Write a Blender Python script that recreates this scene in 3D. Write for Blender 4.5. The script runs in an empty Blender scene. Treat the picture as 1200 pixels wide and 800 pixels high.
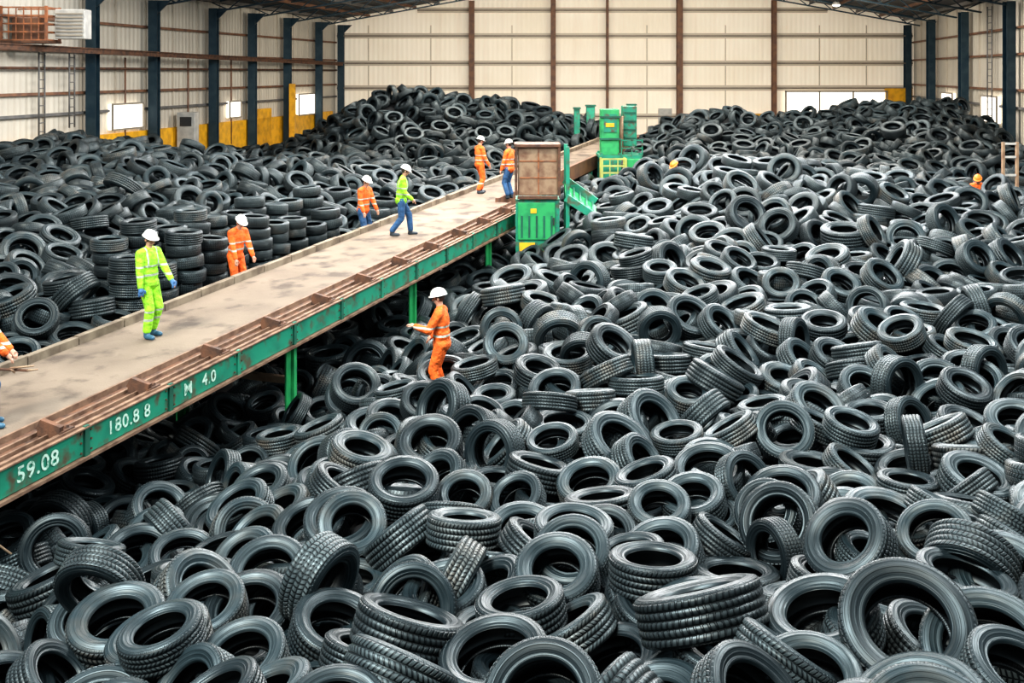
import bpy, math, random, time
import numpy as np
from mathutils import Vector, Matrix
from mathutils.bvhtree import BVHTree
T0=time.time()
random.seed(7); rng=np.random.default_rng(11)
SC=bpy.context.scene; COL=SC.collection
CZ=7.2; F=1200.0; HOR=85.0
PI=math.pi
def P(px,py,Y): return Vector(((px-600)/F*Y, Y, CZ-(py-HOR)/F*Y))
ORD=['first','second','third','fourth','fifth','sixth','seventh','eighth','ninth','tenth','eleventh','twelfth','thirteenth','fourteenth','fifteenth','sixteenth','seventeenth','eighteenth','nineteenth','twentieth']
# ------------------------------------------------ camera
cam=bpy.data.cameras.new('camera'); co=bpy.data.objects.new('camera',cam); COL.objects.link(co)
co.location=(0,0,CZ); co.rotation_euler=(PI/2,0,0); cam.lens=36; cam.sensor_width=36
cam.shift_y=-(400-HOR)/1200.0; cam.clip_end=300; SC.camera=co
SC.view_settings.view_transform='Standard'
try: SC.view_settings.look='Medium High Contrast'
except Exception as e: print('look',e)
# ------------------------------------------------ materials
class NT:
    def __init__(s,name):
        s.m=bpy.data.materials.new(name); s.m.use_nodes=True; s.t=s.m.node_tree; s.n=s.t.nodes; s.l=s.t.links
        s.b=s.n['Principled BSDF']
    def new(s,t,**k):
        n=s.n.new(t)
        for a,v in k.items(): setattr(n,a,v)
        return n
    def put(s,sock,v):
        if isinstance(v,bpy.types.NodeSocket): s.l.new(v,sock)
        else: sock.default_value=v
    def math(s,op,a,b=None,c=None):
        n=s.new('ShaderNodeMath',operation=op); s.put(n.inputs[0],a)
        if b is not None: s.put(n.inputs[1],b)
        if c is not None: s.put(n.inputs[2],c)
        return n.outputs[0]
    def mix(s,f,a,b):
        n=s.new('ShaderNodeMix',data_type='RGBA'); s.put(n.inputs[0],f)
        for k,v in ((6,a),(7,b)):
            if not isinstance(v,bpy.types.NodeSocket) and len(v)==3: v=(*v,1)
            s.put(n.inputs[k],v)
        return n.outputs[2]
    def ramp(s,f,lo,hi):
        n=s.new('ShaderNodeMapRange'); s.put(n.inputs[0],f); n.inputs[1].default_value=lo; n.inputs[2].default_value=hi
        return n.outputs[0]
    def noise(s,scale,detail=3,vec=None):
        n=s.new('ShaderNodeTexNoise'); n.inputs['Scale'].default_value=scale; n.inputs['Detail'].default_value=detail
        if vec is None:
            g=s.new('ShaderNodeNewGeometry'); vec=g.outputs['Position']
        s.l.new(vec,n.inputs['Vector']); return n.outputs[0]
    def bump(s,h,strength=.5,dist=.01):
        n=s.new('ShaderNodeBump'); n.inputs['Strength'].default_value=strength; n.inputs['Distance'].default_value=dist
        s.l.new(h,n.inputs['Height']); s.l.new(n.outputs[0],s.b.inputs['Normal'])
def mat(name,c1,c2=None,rough=.6,metal=0,scale=3,lo=.4,hi=.65,bump=0,bscale=20,emit=0,c3=None,s3=1.2):
    t=NT(name); b=t.b
    b.inputs['Roughness'].default_value=rough; b.inputs['Metallic'].default_value=metal
    if c2:
        c=t.mix(t.ramp(t.noise(scale,5),lo,hi),c1,c2)
        if c3: c=t.mix(t.ramp(t.noise(s3,8),.5,.66),c,c3)
        t.l.new(c,b.inputs['Base Color'])
    else: b.inputs['Base Color'].default_value=(*c1,1)
    if bump: t.bump(t.noise(bscale,4),bump,.01)
    if emit:
        b.inputs['Emission Color'].default_value=(*c1,1); b.inputs['Emission Strength'].default_value=emit
    return t.m
def rubber(name):
    t=NT(name); uv=t.new('ShaderNodeUVMap'); sx=t.new('ShaderNodeSeparateXYZ'); t.l.new(uv.outputs[0],sx.inputs[0])
    u,v=sx.outputs[0],sx.outputs[1]
    at=t.new('ShaderNodeAttribute',attribute_name='rnd'); oi=t.new('ShaderNodeObjectInfo')
    sc=t.new('ShaderNodeSeparateColor'); t.l.new(oi.outputs['Color'],sc.inputs[0])
    r=t.math('ADD',at.outputs['Fac'],sc.outputs[0])
    m=t.math('MULTIPLY',t.math('GREATER_THAN',v,1.0),t.math('LESS_THAN',v,2.0))
    vt=t.math('SUBTRACT',v,1.0)
    zig=t.math('ABSOLUTE',t.math('SUBTRACT',t.math('FRACT',t.math('MULTIPLY',vt,2.5)),.5))
    amp=t.math('ADD',.5,t.math('MULTIPLY',t.math('FRACT',t.math('MULTIPLY',r,7.0)),1.6))
    ph=t.math('ADD',t.math('MULTIPLY',u,60.0),t.math('MULTIPLY',zig,amp))
    sip=t.math('SINE',t.math('MULTIPLY',ph,2*PI))
    sip=t.ramp(sip,-.8,-.2)
    gr=t.math('COSINE',t.math('MULTIPLY',vt,2*PI*5)); gr=t.ramp(gr,.93,.6)
    h=t.math('MINIMUM',sip,gr)
    th=t.math('MULTIPLY',h,m)
    side=t.math('SUBTRACT',1.0,m)
    rings=t.math('MULTIPLY',t.ramp(t.math('SINE',t.math('MULTIPLY',v,2*PI*5)),.1,.6),.3)
    shm=t.math('LESS_THAN',t.math('ABSOLUTE',t.math('SUBTRACT',t.math('PINGPONG',v,1.5),.90)),.09)
    ribp=t.ramp(t.math('SINE',t.math('MULTIPLY',u,2*PI*60)),-.5,.1)
    rib=t.math('MULTIPLY',ribp,t.math('MULTIPLY',shm,.6))
    sh=t.math('MULTIPLY',t.math('ADD',rings,rib),side)
    H=t.math('ADD',th,sh)
    t.bump(H,1.0,.012)
    rr=t.math('POWER',r,1.5)
    base=t.mix(rr,(.003,.006,.0078),(.016,.028,.033))
    dust=t.math('MULTIPLY',t.ramp(t.noise(4.5,7),.43,.72),t.math('ADD',.03,t.math('MULTIPLY',rr,.40)))
    dust=t.math('MULTIPLY',dust,t.math('ADD',.45,t.math('MULTIPLY',m,1.4)))
    dc=t.mix(t.ramp(r,.74,.82),(.11,.14,.145),(.175,.13,.09))
    c=t.mix(dust,base,dc)
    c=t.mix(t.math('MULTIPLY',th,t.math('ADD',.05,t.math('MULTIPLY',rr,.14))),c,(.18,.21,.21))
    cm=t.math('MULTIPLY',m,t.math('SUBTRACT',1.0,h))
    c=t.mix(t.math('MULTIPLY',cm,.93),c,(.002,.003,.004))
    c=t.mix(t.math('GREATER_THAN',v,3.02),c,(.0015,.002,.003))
    t.l.new(c,t.b.inputs['Base Color'])
    ro=t.math('ADD',.25,t.math('MULTIPLY',t.noise(7,4),.36)); t.l.new(ro,t.b.inputs['Roughness'])
    t.b.inputs['Specular IOR Level'].default_value=.5
    t.b.inputs['Specular Tint'].default_value=(.86,.98,1,1)
    return t.m
M={}
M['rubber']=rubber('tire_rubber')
M['bed']=mat('dark_underlay',(.002,.002,.003),(.004,.005,.006),.98)  # near-black colour standing in for the shade between tyres
M['floor']=mat('floor_concrete',(.06,.055,.05),(.12,.11,.1),.85)
M['deck']=mat('deck_concrete',(.185,.142,.104),(.13,.097,.07),.85,0,1.1,.35,.7,.5,30,c3=(.07,.05,.036),s3=1.9)
M['curb']=mat('curb_wood',(.22,.175,.125),(.11,.08,.055),.8,0,3,.4,.65,.5)
M['rust']=mat('rusty_steel',(.15,.068,.036),(.06,.034,.024),.78,.1,6,.35,.65,.6,40)
M['rustlight']=mat('worn_tan_steel',(.32,.215,.135),(.17,.085,.05),.65,.1,4,.42,.72,.3)
M['railm']=mat('worn_rust_rail',(.23,.14,.09),(.11,.058,.036),.7,.1,5,.4,.65,.4)
M['orust']=mat('orange_rust_frame',(.36,.13,.05),(.16,.07,.04),.7,0,5)
M['green']=mat('green_paint',(.015,.245,.15),(.01,.155,.10),.5,0,3,.45,.75,.15,c3=(.085,.075,.045),s3=4.5)
M['greenb']=mat('bright_green_paint',(.03,.34,.11),(.015,.2,.08),.5,0,4,.45,.75,.1)
M['dgreen']=mat('dark_green_paint',(.01,.12,.075),(.01,.07,.045),.6)
M['white']=mat('worn_lettering',(.55,.74,.62),(.12,.32,.22),.6,0,22,.5,.66)
M['yellow']=mat('yellow_paint',(.85,.45,.02),(.6,.3,.02),.5)
M['ygreen']=mat('yellow_green_paint',(.42,.46,.12),(.3,.3,.1),.5)
M['navy']=mat('blue_teal_steel',(.012,.036,.055),(.027,.055,.072),.45,.2)
M['roof']=mat('roof_sheet',(.028,.034,.042),(.05,.05,.052),.7)
M['brown']=mat('brown_steel',(.22,.105,.055),(.13,.065,.045),.6)
M['girt']=mat('grey_girt',(.16,.15,.14),(.1,.1,.1),.6)
M['softgirt']=mat('brown_grey_girt',(.24,.19,.15),(.18,.14,.11),.6)
M['joint']=mat('sheet_joint',(.50,.44,.36),None,.6)
M['band']=mat('panel_band',(.64,.56,.45),None,.6)
M['pane']=mat('daylight_pane',(1,.93,.82),None,.3,emit=1.5)
M['frame']=mat('window_frame',(.3,.26,.21),None,.5)
M['lamp']=mat('lamp_glow',(1,.9,.65),None,.4,emit=12)
M['grey']=mat('light_grey_paint',(.5,.48,.44),(.36,.35,.33),.5)
M['dark']=mat('dark_grey',(.03,.03,.03),None,.5)
M['skin']=mat('skin',(.46,.25,.17),None,.55)
M['eye']=mat('eye_dark',(.02,.015,.01),None,.2)
M['hair']=mat('dark_hair',(.035,.022,.015),None,.7)
M['hat']=mat('white_hard_hat',(.68,.67,.62),None,.3)
M['hato']=mat('orange_hard_hat',(.9,.20,.02),None,.4)
M['boot']=mat('dark_boot',(.03,.04,.05),None,.5)
M['bootb']=mat('blue_boot',(.03,.10,.16),None,.5)
M['glove']=mat('blue_glove',(.05,.14,.3),None,.6)
M['red']=mat('red_paint',(.6,.05,.03),None,.45)
def corr(name,c1,c2,axis,freq=3.3,emit=0.0,dirt=(.3,.25,.2),bs=.5):
    t=NT(name); g=t.new('ShaderNodeNewGeometry'); s=t.new('ShaderNodeSeparateXYZ'); t.l.new(g.outputs['Position'],s.inputs[0])
    w=t.math('SINE',t.math('MULTIPLY',s.outputs[axis],2*PI*freq))
    t.bump(w,bs,.03)
    c=t.mix(t.ramp(t.noise(.35,4),.35,.7),c1,c2)
    cb=t.new('ShaderNodeCombineXYZ'); t.l.new(t.math('MULTIPLY',s.outputs[axis],1.6),cb.inputs[0]); t.l.new(t.math('MULTIPLY',s.outputs[2],.12),cb.inputs[2])
    c=t.mix(t.math('MULTIPLY',t.ramp(t.noise(1.0,5,cb.outputs[0]),.5,.75),.25),c,dirt)
    t.l.new(c,t.b.inputs['Base Color']); t.b.inputs['Roughness'].default_value=.7
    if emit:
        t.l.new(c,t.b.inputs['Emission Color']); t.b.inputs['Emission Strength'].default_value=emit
    return t.m
M['wallb']=corr('cream_sheeting_back',(.92,.82,.68),(.85,.75,.60),0,emit=.19,dirt=(.62,.50,.38),bs=.3)  # faint emission stands in for daylight coming through the translucent sheets
M['walll']=corr('grey_sheeting_side',(.60,.55,.46),(.47,.43,.365),1,emit=.05,dirt=(.26,.21,.16))  # slight glow put into the side sheets, also in place of light
def cloth(name,col,zs,shoulder=True,col2=None):
    t=NT(name); tc=t.new('ShaderNodeTexCoord'); s=t.new('ShaderNodeSeparateXYZ'); t.l.new(tc.outputs['Object'],s.inputs[0])
    f=None
    for z0,z1 in zs:
        k=t.math('MULTIPLY',t.math('GREATER_THAN',s.outputs[2],z0),t.math('LESS_THAN',s.outputs[2],z1))
        f=k if f is None else t.math('MAXIMUM',f,k)
    if shoulder:
        ax=t.math('ABSOLUTE',s.outputs[0])
        k=t.math('MULTIPLY',t.math('MULTIPLY',t.math('GREATER_THAN',ax,.09),t.math('LESS_THAN',ax,.118)),t.math('GREATER_THAN',s.outputs[2],1.17))
        f=k if f is None else t.math('MAXIMUM',f,k)
    c=t.mix(t.ramp(t.noise(11,4,tc.outputs['Object']),.38,.66),col,tuple(x*.6 for x in col))
    if f is not None: c=t.mix(f,c,(.42,.45,.38))
    t.l.new(c,t.b.inputs['Base Color']); t.b.inputs['Roughness'].default_value=.8
    t.bump(t.noise(13,4,tc.outputs['Object']),.9,.05)
    return t.m
GRN=(.34,.78,.03); ORG=(.90,.15,.015)
M['j_green']=cloth('hi_vis_green_jacket',GRN,[(1.03,1.065),(1.18,1.21)])
M['j_orange']=cloth('hi_vis_orange_jacket',ORG,[(1.03,1.065),(1.18,1.21)],False)
M['t_green']=cloth('hi_vis_green_trousers',GRN,[(.30,.34),(.44,.47)],False)
M['t_orange']=cloth('hi_vis_orange_trousers',ORG,[(.30,.34)],False)
M['t_blue']=cloth('blue_work_trousers',(.03,.10,.23),[],False)
# ------------------------------------------------ mesh builder
class MB:
    def __init__(s): s.v=[]; s.f=[]
    def raw(s,vs,fs):
        n=len(s.v); s.v+= [Vector(v) for v in vs]; s.f+=[tuple(i+n for i in f) for f in fs]; return s
    def hexa(s,p):
        return s.raw(p,[(0,3,2,1),(4,5,6,7),(0,1,5,4),(1,2,6,5),(2,3,7,6),(3,0,4,7)])
    def box(s,x0,x1,y0,y1,z0,z1):
        return s.hexa([(x0,y0,z0),(x1,y0,z0),(x1,y1,z0),(x0,y1,z0),(x0,y0,z1),(x1,y0,z1),(x1,y1,z1),(x0,y1,z1)])
    def beam(s,a,b,w,h,up=(0,0,1)):
        a=Vector(a);b=Vector(b);d=(b-a).normalized();up=Vector(up)
        if abs(d.dot(up))>.98: up=Vector((0,1,0))
        x=d.cross(up).normalized();z=x.cross(d)
        x*=w/2;z*=h/2
        return s.hexa([a-x-z,a+x-z,b+x-z,b-x-z,a-x+z,a+x+z,b+x+z,b-x+z])
    def cyl(s,a,b,ra,rb=None,n=12):
        rb=ra if rb is None else rb
        a=Vector(a);b=Vector(b);d=(b-a)
        if d.length<1e-6: return s
        d.normalize();x=d.orthogonal().normalized();y=d.cross(x)
        vs=[a+(x*math.cos(2*PI*i/n)+y*math.sin(2*PI*i/n))*ra for i in range(n)]+[b+(x*math.cos(2*PI*i/n)+y*math.sin(2*PI*i/n))*rb for i in range(n)]
        fs=[(i,(i+1)%n,n+(i+1)%n,n+i) for i in range(n)]+[tuple(range(n-1,-1,-1)),tuple(range(n,2*n))]
        return s.raw(vs,fs)
    def ell(s,c,r,R=None,n=14,m=9):
        c=Vector(c); r=(r,r,r) if isinstance(r,(int,float)) else r
        vs=[Vector((0,0,-r[2]))];fs=[]
        for i in range(1,m):
            ph=-PI/2+PI*i/m
            for j in range(n):
                th=2*PI*j/n; vs.append(Vector((r[0]*math.cos(ph)*math.cos(th),r[1]*math.cos(ph)*math.sin(th),r[2]*math.sin(ph))))
        vs.append(Vector((0,0,r[2])))
        for j in range(n): fs.append((0,1+(j+1)%n,1+j))
        for i in range(m-2):
            for j in range(n):
                a=1+i*n+j;b=1+i*n+(j+1)%n; fs.append((a,b,b+n,a+n))
        top=len(vs)-1
        for j in range(n): fs.append((top-n+j,top-n+(j+1)%n,top))
        if R is not None: vs=[R@v for v in vs]
        return s.raw([v+c for v in vs],fs)
    def cap(s,a,b,ra,rb=None,n=12):
        rb=ra if rb is None else rb
        s.ell(a,ra,None,n,8); s.ell(b,rb,None,n,8); return s.cyl(a,b,ra,rb,n)
    def tube(s,pts,r,n=8):
        for i in range(len(pts)-1): s.cyl(pts[i],pts[i+1],r,r,n)
        return s
    def build(s,name,m,parent=None,smooth=False,bevel=0,remesh=0,label=None):
        o0=Vector((0,0,0))
        if parent is not None and parent.type=='EMPTY' and parent.rotation_euler.z==0: o0=parent.location
        me=bpy.data.meshes.new(name); me.from_pydata([tuple(v-o0) for v in s.v],[],s.f)
        me.materials.append(m); 
        if smooth: me.polygons.foreach_set('use_smooth',[True]*len(me.polygons))
        o=bpy.data.objects.new(name,me); COL.objects.link(o); o.parent=parent
        if bevel:
            b=o.modifiers.new('bevel','BEVEL'); b.width=bevel; b.segments=2; b.limit_method='ANGLE'
        if label: o['label']=label
        return o
def thing(name,label,cat,loc=(0,0,0),rz=0,group=None):
    o=bpy.data.objects.new(name,None); COL.objects.link(o); o.location=loc; o.rotation_euler=(0,0,rz)
    o.empty_display_size=.2; o['label']=label; o['category']=cat
    if group: o['group']=group
    return o
def tag(o,label,cat,group=None,kind=None):
    o['label']=label;o['category']=cat
    if group:o['group']=group
    if kind:o['kind']=kind
    return o
def struct(o): o['kind']='structure'; return o
# ------------------------------------------------ hall shell
def XL(Y): return -11.2-.187*(65-Y)
def XR(Y): return 25.5-.187*(65-Y)
EZ=CZ+3.0; RISE=3.3; EW=EZ+.32
struct(MB().box(-26,30,-6,66,-.1,0).build('floor',M['floor']))
def wq(name,xf,y0,y1,side,m):
    b=MB(); x0,x1=xf(y0),xf(y1); w=.12*side
    b.hexa([(x0,y0,0),(x0+w,y0,0),(x1+w,y1,0),(x1,y1,0),(x0,y0,EW),(x0+w,y0,EW),(x1+w,y1,EW),(x1,y1,EW)] if side>0 else
           [(x0+w,y0,0),(x0,y0,0),(x1,y1,0),(x1+w,y1,0),(x0+w,y0,EW),(x0,y0,EW),(x1,y1,EW),(x1+w,y1,EW)])
    return struct(b.build(name,m))
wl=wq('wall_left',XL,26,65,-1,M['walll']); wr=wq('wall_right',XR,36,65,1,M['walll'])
xm=(XL(65)+XR(65))/2
wb=MB(); x0,x1=XL(65)-.12,XR(65)+.12
pts=[(x0,0),(x1,0),(x1,EW),(xm,EW+RISE),(x0,EW)]
wb.raw([(x,65,z) for x,z in pts]+[(x,65.12,z) for x,z in pts],[(0,1,2,3,4),(9,8,7,6,5)]+[((i+1)%5,i,i+5,(i+1)%5+5) for i in range(5)])
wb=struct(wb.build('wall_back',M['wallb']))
for i,py in enumerate((12,42,74,103,136)):
    z=CZ-(py-HOR)/F*65
    xa,xb=(XL(65)+.1,XR(65)-.1) if z<EZ else (-6,20)
    MB().box(xa,xb,64.93,65.0,z-.17,z+.17).build('panel_band',M['band'],wb)
    MB().box(xa,xb,64.86,64.94,z-.045,z+.03).build('girt',M['softgirt'],wb)
MB().box(P(860,145,65).x,P(905,145,65).x,64.8,65,CZ-3.7,CZ-2.6).build('yellow_base_panel',M['yellow'],wb)
MB().box(P(1036,145,65).x,P(1068,145,65).x,64.8,65,CZ-3.0,CZ-1.0).build('yellow_wall_panel',M['yellow'],wb)
for zz,mm in ((.78,'brown'),(-.75,'brown'),(-1.5,'girt'),(1.9,'brown')):
    for xf,w,y0,sg,nm in ((XL,wl,26,1,'girt'),(XR,wr,36,-1,'girt')):
        MB().beam((xf(y0)+.1*sg,y0,CZ+zz),(xf(64.8)+.1*sg,64.8,CZ+zz),.12,.1).build(nm,M[mm],w)
MB().cyl((XL(27)+.25,27,CZ+.15),(XL(64.5)+.25,64.5,CZ+.15),.05,n=8).build('wall_pipe',M['rust'],wl,True)
for yy in (41,46,50.2): MB().cyl((XL(yy)+.2,yy,CZ-3.5),(XL(yy)+.2,yy,CZ+.6),.04,n=8).build('wall_pipe',M['brown'],wl,True)
for y in np.arange(36.2,64,2.2):
    MB().box(XL(y)-.01,XL(y)+.06,y-.04,y+.04,0,EW).build('sheet_joint',M['joint'],wl)
    if y>40: MB().box(XR(y)-.06,XR(y)+.01,y-.04,y+.04,0,EW).build('sheet_joint',M['joint'],wr)
def yband(y0,y1,zt,nm,sg=1,xf=XL,w=None):
    b=MB(); b.hexa([(xf(y0),y0,CZ-5),(xf(y0)+.2*sg,y0,CZ-5),(xf(y1)+.2*sg,y1,CZ-5),(xf(y1),y1,CZ-5),(xf(y0),y0,CZ+zt),(xf(y0)+.2*sg,y0,CZ+zt),(xf(y1)+.2*sg,y1,CZ+zt),(xf(y1),y1,CZ+zt)]); b.build(nm,M['yellow'],w)
yband(34,64,-2.4,'yellow_base_band',w=wl); yband(53.2,54.9,-1.9,'yellow_wall_panel',w=wl); yband(60,63.5,-1.9,'yellow_wall_panel',-1,XR,wr)
# ceiling
cl=MB(); ya,yb=37,65.1
for (a0,a1,h0,h1) in ((0,.5,0,RISE),(.5,1,RISE,0)):
    def q(y,t,h,o): 
        return (XL(y)-.2+(XR(y)-XL(y)+.4)*t,y,EZ+h+o)
    cl.hexa([q(ya,a0,h0,.3),q(ya,a1,h1,.3),q(yb,a1,h1,.3),q(yb,a0,h0,.3),q(ya,a0,h0,.4),q(ya,a1,h1,.4),q(yb,a1,h1,.4),q(yb,a0,h0,.4)])
cl=struct(cl.build('ceiling',M['roof']))
def rp(y,t,o=0):
    return Vector((XL(y)+(XR(y)-XL(y))*t,y,EZ+RISE*(1-abs(2*t-1))+o))
for k in range(25):
    t=.02+k*.96/24
    MB().beam(rp(37.2,t,.2),rp(64.9,t,.2),.08,.16).build('purlin',M['girt'] if k%2==0 else M['brown'],cl)
YCL=[38.4,42.7,47.9,52.0,56.4,61.0,64.7]; YCR=[43.2,50.8,58.1,64.7]
def hcol(x,y,z0,z1,w=.34,m='navy'):
    b=MB(); b.box(x-w/2,x+w/2,y-.2,y-.17,z0,z1); b.box(x-w/2,x+w/2,y+.17,y+.2,z0,z1); b.box(x-.02,x+.02,y-.17,y+.17,z0,z1); return b
for i,y in enumerate(YCL):
    t=thing('steel_column','dark steel column, %s from the left along the left wall'%ORD[i],'column',(XL(y)+.45,y,0),0,'left wall columns')
    hcol(XL(y)+.45,y,0,EZ,.38).build('column_shaft',M['navy'],t)
    b=MB(); x=XL(y)+.45; b.box(x-.24,x+.24,y-.24,y+.24,0,.03); b.build('base_plate',M['navy'],t)
    b=MB(); b.raw([(x,y-.05,EZ-.7),(x+.7,y-.05,EZ),(x,y-.05,EZ),(x,y+.05,EZ-.7),(x+.7,y+.05,EZ),(x,y+.05,EZ)],[(0,1,2),(5,4,3),(0,3,4,1),(1,4,5,2),(2,5,3,0)]); b.build('haunch',M['navy'],t)
for i,y in enumerate(YCR):
    t=thing('steel_column','dark blue steel column, %s from the right along the right wall'%ORD[i],'column',(XR(y)-.45,y,0),0,'right wall columns')
    hcol(XR(y)-.45,y,0,EZ,.38).build('column_shaft',M['navy'],t)
    b=MB(); x=XR(y)-.45; b.box(x-.24,x+.24,y-.24,y+.24,0,.03); b.build('base_plate',M['navy'],t)
for i,y in enumerate([38.4,43.2,47.9,52.5,57.2,61.5]):
    o=MB()
    for t0,t1 in ((.01,.5),(.5,.99)):
        o.beam(rp(y,t0,-.25),rp(y,t1,-.25),.18,.07); o.beam(rp(y,t0,.2),rp(y,t1,.2),.18,.06)
        n=24
        for k in range(n):
            ta=t0+(t1-t0)*k/n; tb=t0+(t1-t0)*(k+1)/n
            o.beam(rp(y,ta,-.25 if k%2 else .2),rp(y,tb,.2 if k%2 else -.25),.05,.05)
    tag(o.build('roof_truss',M['navy']),'dark blue lattice roof truss, %s from the far wall'%ORD[5-i],'roof truss','roof trusses under the ceiling')
for i,(px,w) in enumerate(((553,.34),(648,.3),(711,.14),(795,.36),(905,.26))):
    X=P(px,0,65).x; o=hcol(X,64.55,0,EZ+RISE*(1-abs(X-xm)/18.5)-.05,w).build('wall_post',M['brown'])
    tag(o,'rust brown steel post, %s from the left on the far wall'%ORD[i],'post','brown posts of the far wall')
for i,px in enumerate((432,505,600,758,850,960,1015)):
    X=P(px,0,65).x; MB().box(X-.025,X+.025,64.94,65,0,EZ).build('thin_stud',M['joint'],wb)
def window(n,ctr,w,h,axis,nx):
    b=MB(); f=MB()
    x,y,z=ctr
    if axis=='x':
        b.box(x-w/2,x+w/2,y-.13,y,z-h/2,z+h/2)
        for k in range(nx+1):
            xx=x-w/2+w*k/nx; f.box(xx-.05,xx+.05,y-.18,y-.1,z-h/2,z+h/2)
        for zz in (z-h/2,z+h/2): f.box(x-w/2-.05,x+w/2+.05,y-.18,y-.1,zz-.05,zz+.05)
    else:
        sg=1 if x<0 else -1; dy=w/2; xf=XL if x<0 else XR
        A=Vector((xf(y-dy)+.16*sg,y-dy,z));B=Vector((xf(y+dy)+.16*sg,y+dy,z))
        b.beam(A,B,.16,h)
        up=Vector((0,0,h/2)); off=Vector((.1*sg,0,0))
        for k in range(nx+1):
            q=A.lerp(B,k/nx)+off; f.beam(q-up,q+up,.07,.07)
        f.beam(A-up+off,B-up+off,.07,.07); f.beam(A+up+off,B+up+off,.07,.07)
    o=struct(b.build('window_%d'%n,M['pane'])); f.build('window_frame',M['frame'],o)
window(1,(P(979,0,65).x,64.95,P(0,120,65).z),118/F*65,26/F*65,'x',3)
for i,(px,w,py,h) in enumerate(((143,2.2,136,1.0),(270,1.2,128,.8),(355,2.4,122,1.2))):
    k=(600-px)/F; Y=23.35/(k+.187); window(2+i,(XL(Y),Y,P(0,py,Y).z),w,h,'y',1)
for i,(px,w,py,h) in enumerate(((1115,2.5,122,1.2),(1165,2.6,128,1.2))):
    k=(px-600)/F; Y=13.35/(k-.187); window(5+i,(XR(Y),Y,P(0,py,Y).z),w,h,'y',1)
d=struct(MB().box(P(774,0,64).x,P(790,0,64).x,64.9,64.98,CZ-4,P(0,127,65).z).build('door_1',M['grey']))
MB().box(P(787,0,64).x,P(788,0,64).x,64.84,64.9,CZ-3,CZ-2.9).build('door_handle',M['dark'],d)
Y=55.9; x=XL(Y)+.95
b=MB(); b.box(x-.16,x+.16,Y-.3,Y-.06,0,P(0,98,Y).z); b.box(x-.2,x+.2,Y-.34,Y-.02,0,.1); tag(b.build('yellow_guard_post',M['yellow'],bevel=.02),'tall yellow guard post beside a left wall column','post')
def ladder(Y,xf,sg,z0,z1,lab):
    x=xf(Y)+.35*sg
    t=thing('wall_ladder',lab,'ladder',(x,Y,z0))
    for s in (-.22,.22): MB().cyl((x,Y+s*1.0,z0),(x,Y+s,z1),.03).build('rail',M['girt'],t,True)
    z=z0+.15
    while z<z1: MB().cyl((x,Y-.22,z),(x,Y+.22,z),.018,n=6).build('rung',M['girt'],t); z+=.3
ladder(35.6,XL,1,CZ-2.2,CZ+.7,'grey wall ladder under the rusty cage on the left wall')
ladder(37.3,XL,1,CZ-2.0,CZ+.7,'grey wall ladder left of the first dark column')
ladder(46.5,XR,-1,CZ-2.4,CZ+3,'tall ladder fixed to the right wall at the frame edge')
c=P(36,48,34.4)
t=thing('crane_cage','rusty open lattice crane cage high on the left wall','cage',c)
x,y,z=c; b=MB(); hw=.75
for xx in (x-hw,x+hw):
    for yy in (y-.5,y+.5): b.beam((xx,yy,z),(xx,yy,z+1.15),.08,.08)
b.build('corner_posts',M['orust'],t)
b=MB()
for k in range(5):
    zz=z+.02+k*.27; b.beam((x-hw,y-.5,zz),(x+hw,y-.5,zz),.05,.05); b.beam((x+hw,y-.5,zz),(x+hw,y+.5,zz),.05,.05); b.beam((x-hw,y+.5,zz),(x+hw,y+.5,zz),.05,.05)
for k in range(7): b.beam((x-hw+k*hw/3,y-.5,z),(x-hw+k*hw/3,y-.5,z+1.1),.03,.03)
b.build('lattice_rails',M['orust'],t); MB().box(x-hw-.05,x+hw+.05,y-.55,y+.55,z-.08,z).build('cage_floor',M['rust'],t)
b=MB(); b.box(x-.6,x+.3,y-.1,y+.4,z,z+.8); b.build('motor_housing',M['brown'],t,bevel=.04)
X=P(86,0,34.6).x; z=P(0,46,34.6).z
t=thing('fan_unit','white louvered box unit beside the rusty cage','air unit',(X,34.6,z))
MB().box(X-.5,X+.5,34.3,34.9,z,z+1.0).build('casing',M['grey'],t,bevel=.03)
b=MB()
for k in range(7): b.box(X-.44,X+.44,34.26,34.3,z+.1+k*.12,z+.15+k*.12)
b.build('louvers',M['frame'],t)
t=thing('crane_rail','rust red crane rail running along the left wall','rail',(XL(30)+1.1,30,CZ+.72))
MB().beam((XL(27)+1.1,27,CZ+.98),(XL(64)+.8,64,CZ+.62),.16,.04).build('top_flange',M['rust'],t)
MB().beam((XL(27)+1.1,27,CZ+.88),(XL(64)+.8,64,CZ+.52),.05,.18).build('web',M['rust'],t)
L=P(980,6,56); t=thing('high_bay_lamp','round glowing high bay lamp under the right roof slope','lamp',L)
MB().cyl(L,L+Vector((0,0,.18)),.26,.14,18).build('reflector',M['grey'],t,True); MB().ell(L,(.2,.2,.08)).build('glowing_lens',M['lamp'],t,True)
MB().cyl(L+Vector((0,0,.18)),L+Vector((0,0,.9)),.02,n=6).build('hanging_rod',M['dark'],t)
c=P(211,150,45); c.x=XL(45)+.7; t=thing('wall_cabinet','pale box cabinet at the left wall above yellow base band','cabinet',c)
b=MB(); b.box(c.x-.4,c.x+.4,44.7,45.3,c.z-1.2,c.z+.7); b.build('body',M['grey'],t,bevel=.04)
MB().box(c.x-.25,c.x+.25,44.66,44.7,c.z+.1,c.z+.5).build('dark_panel',M['dark'],t)
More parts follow.
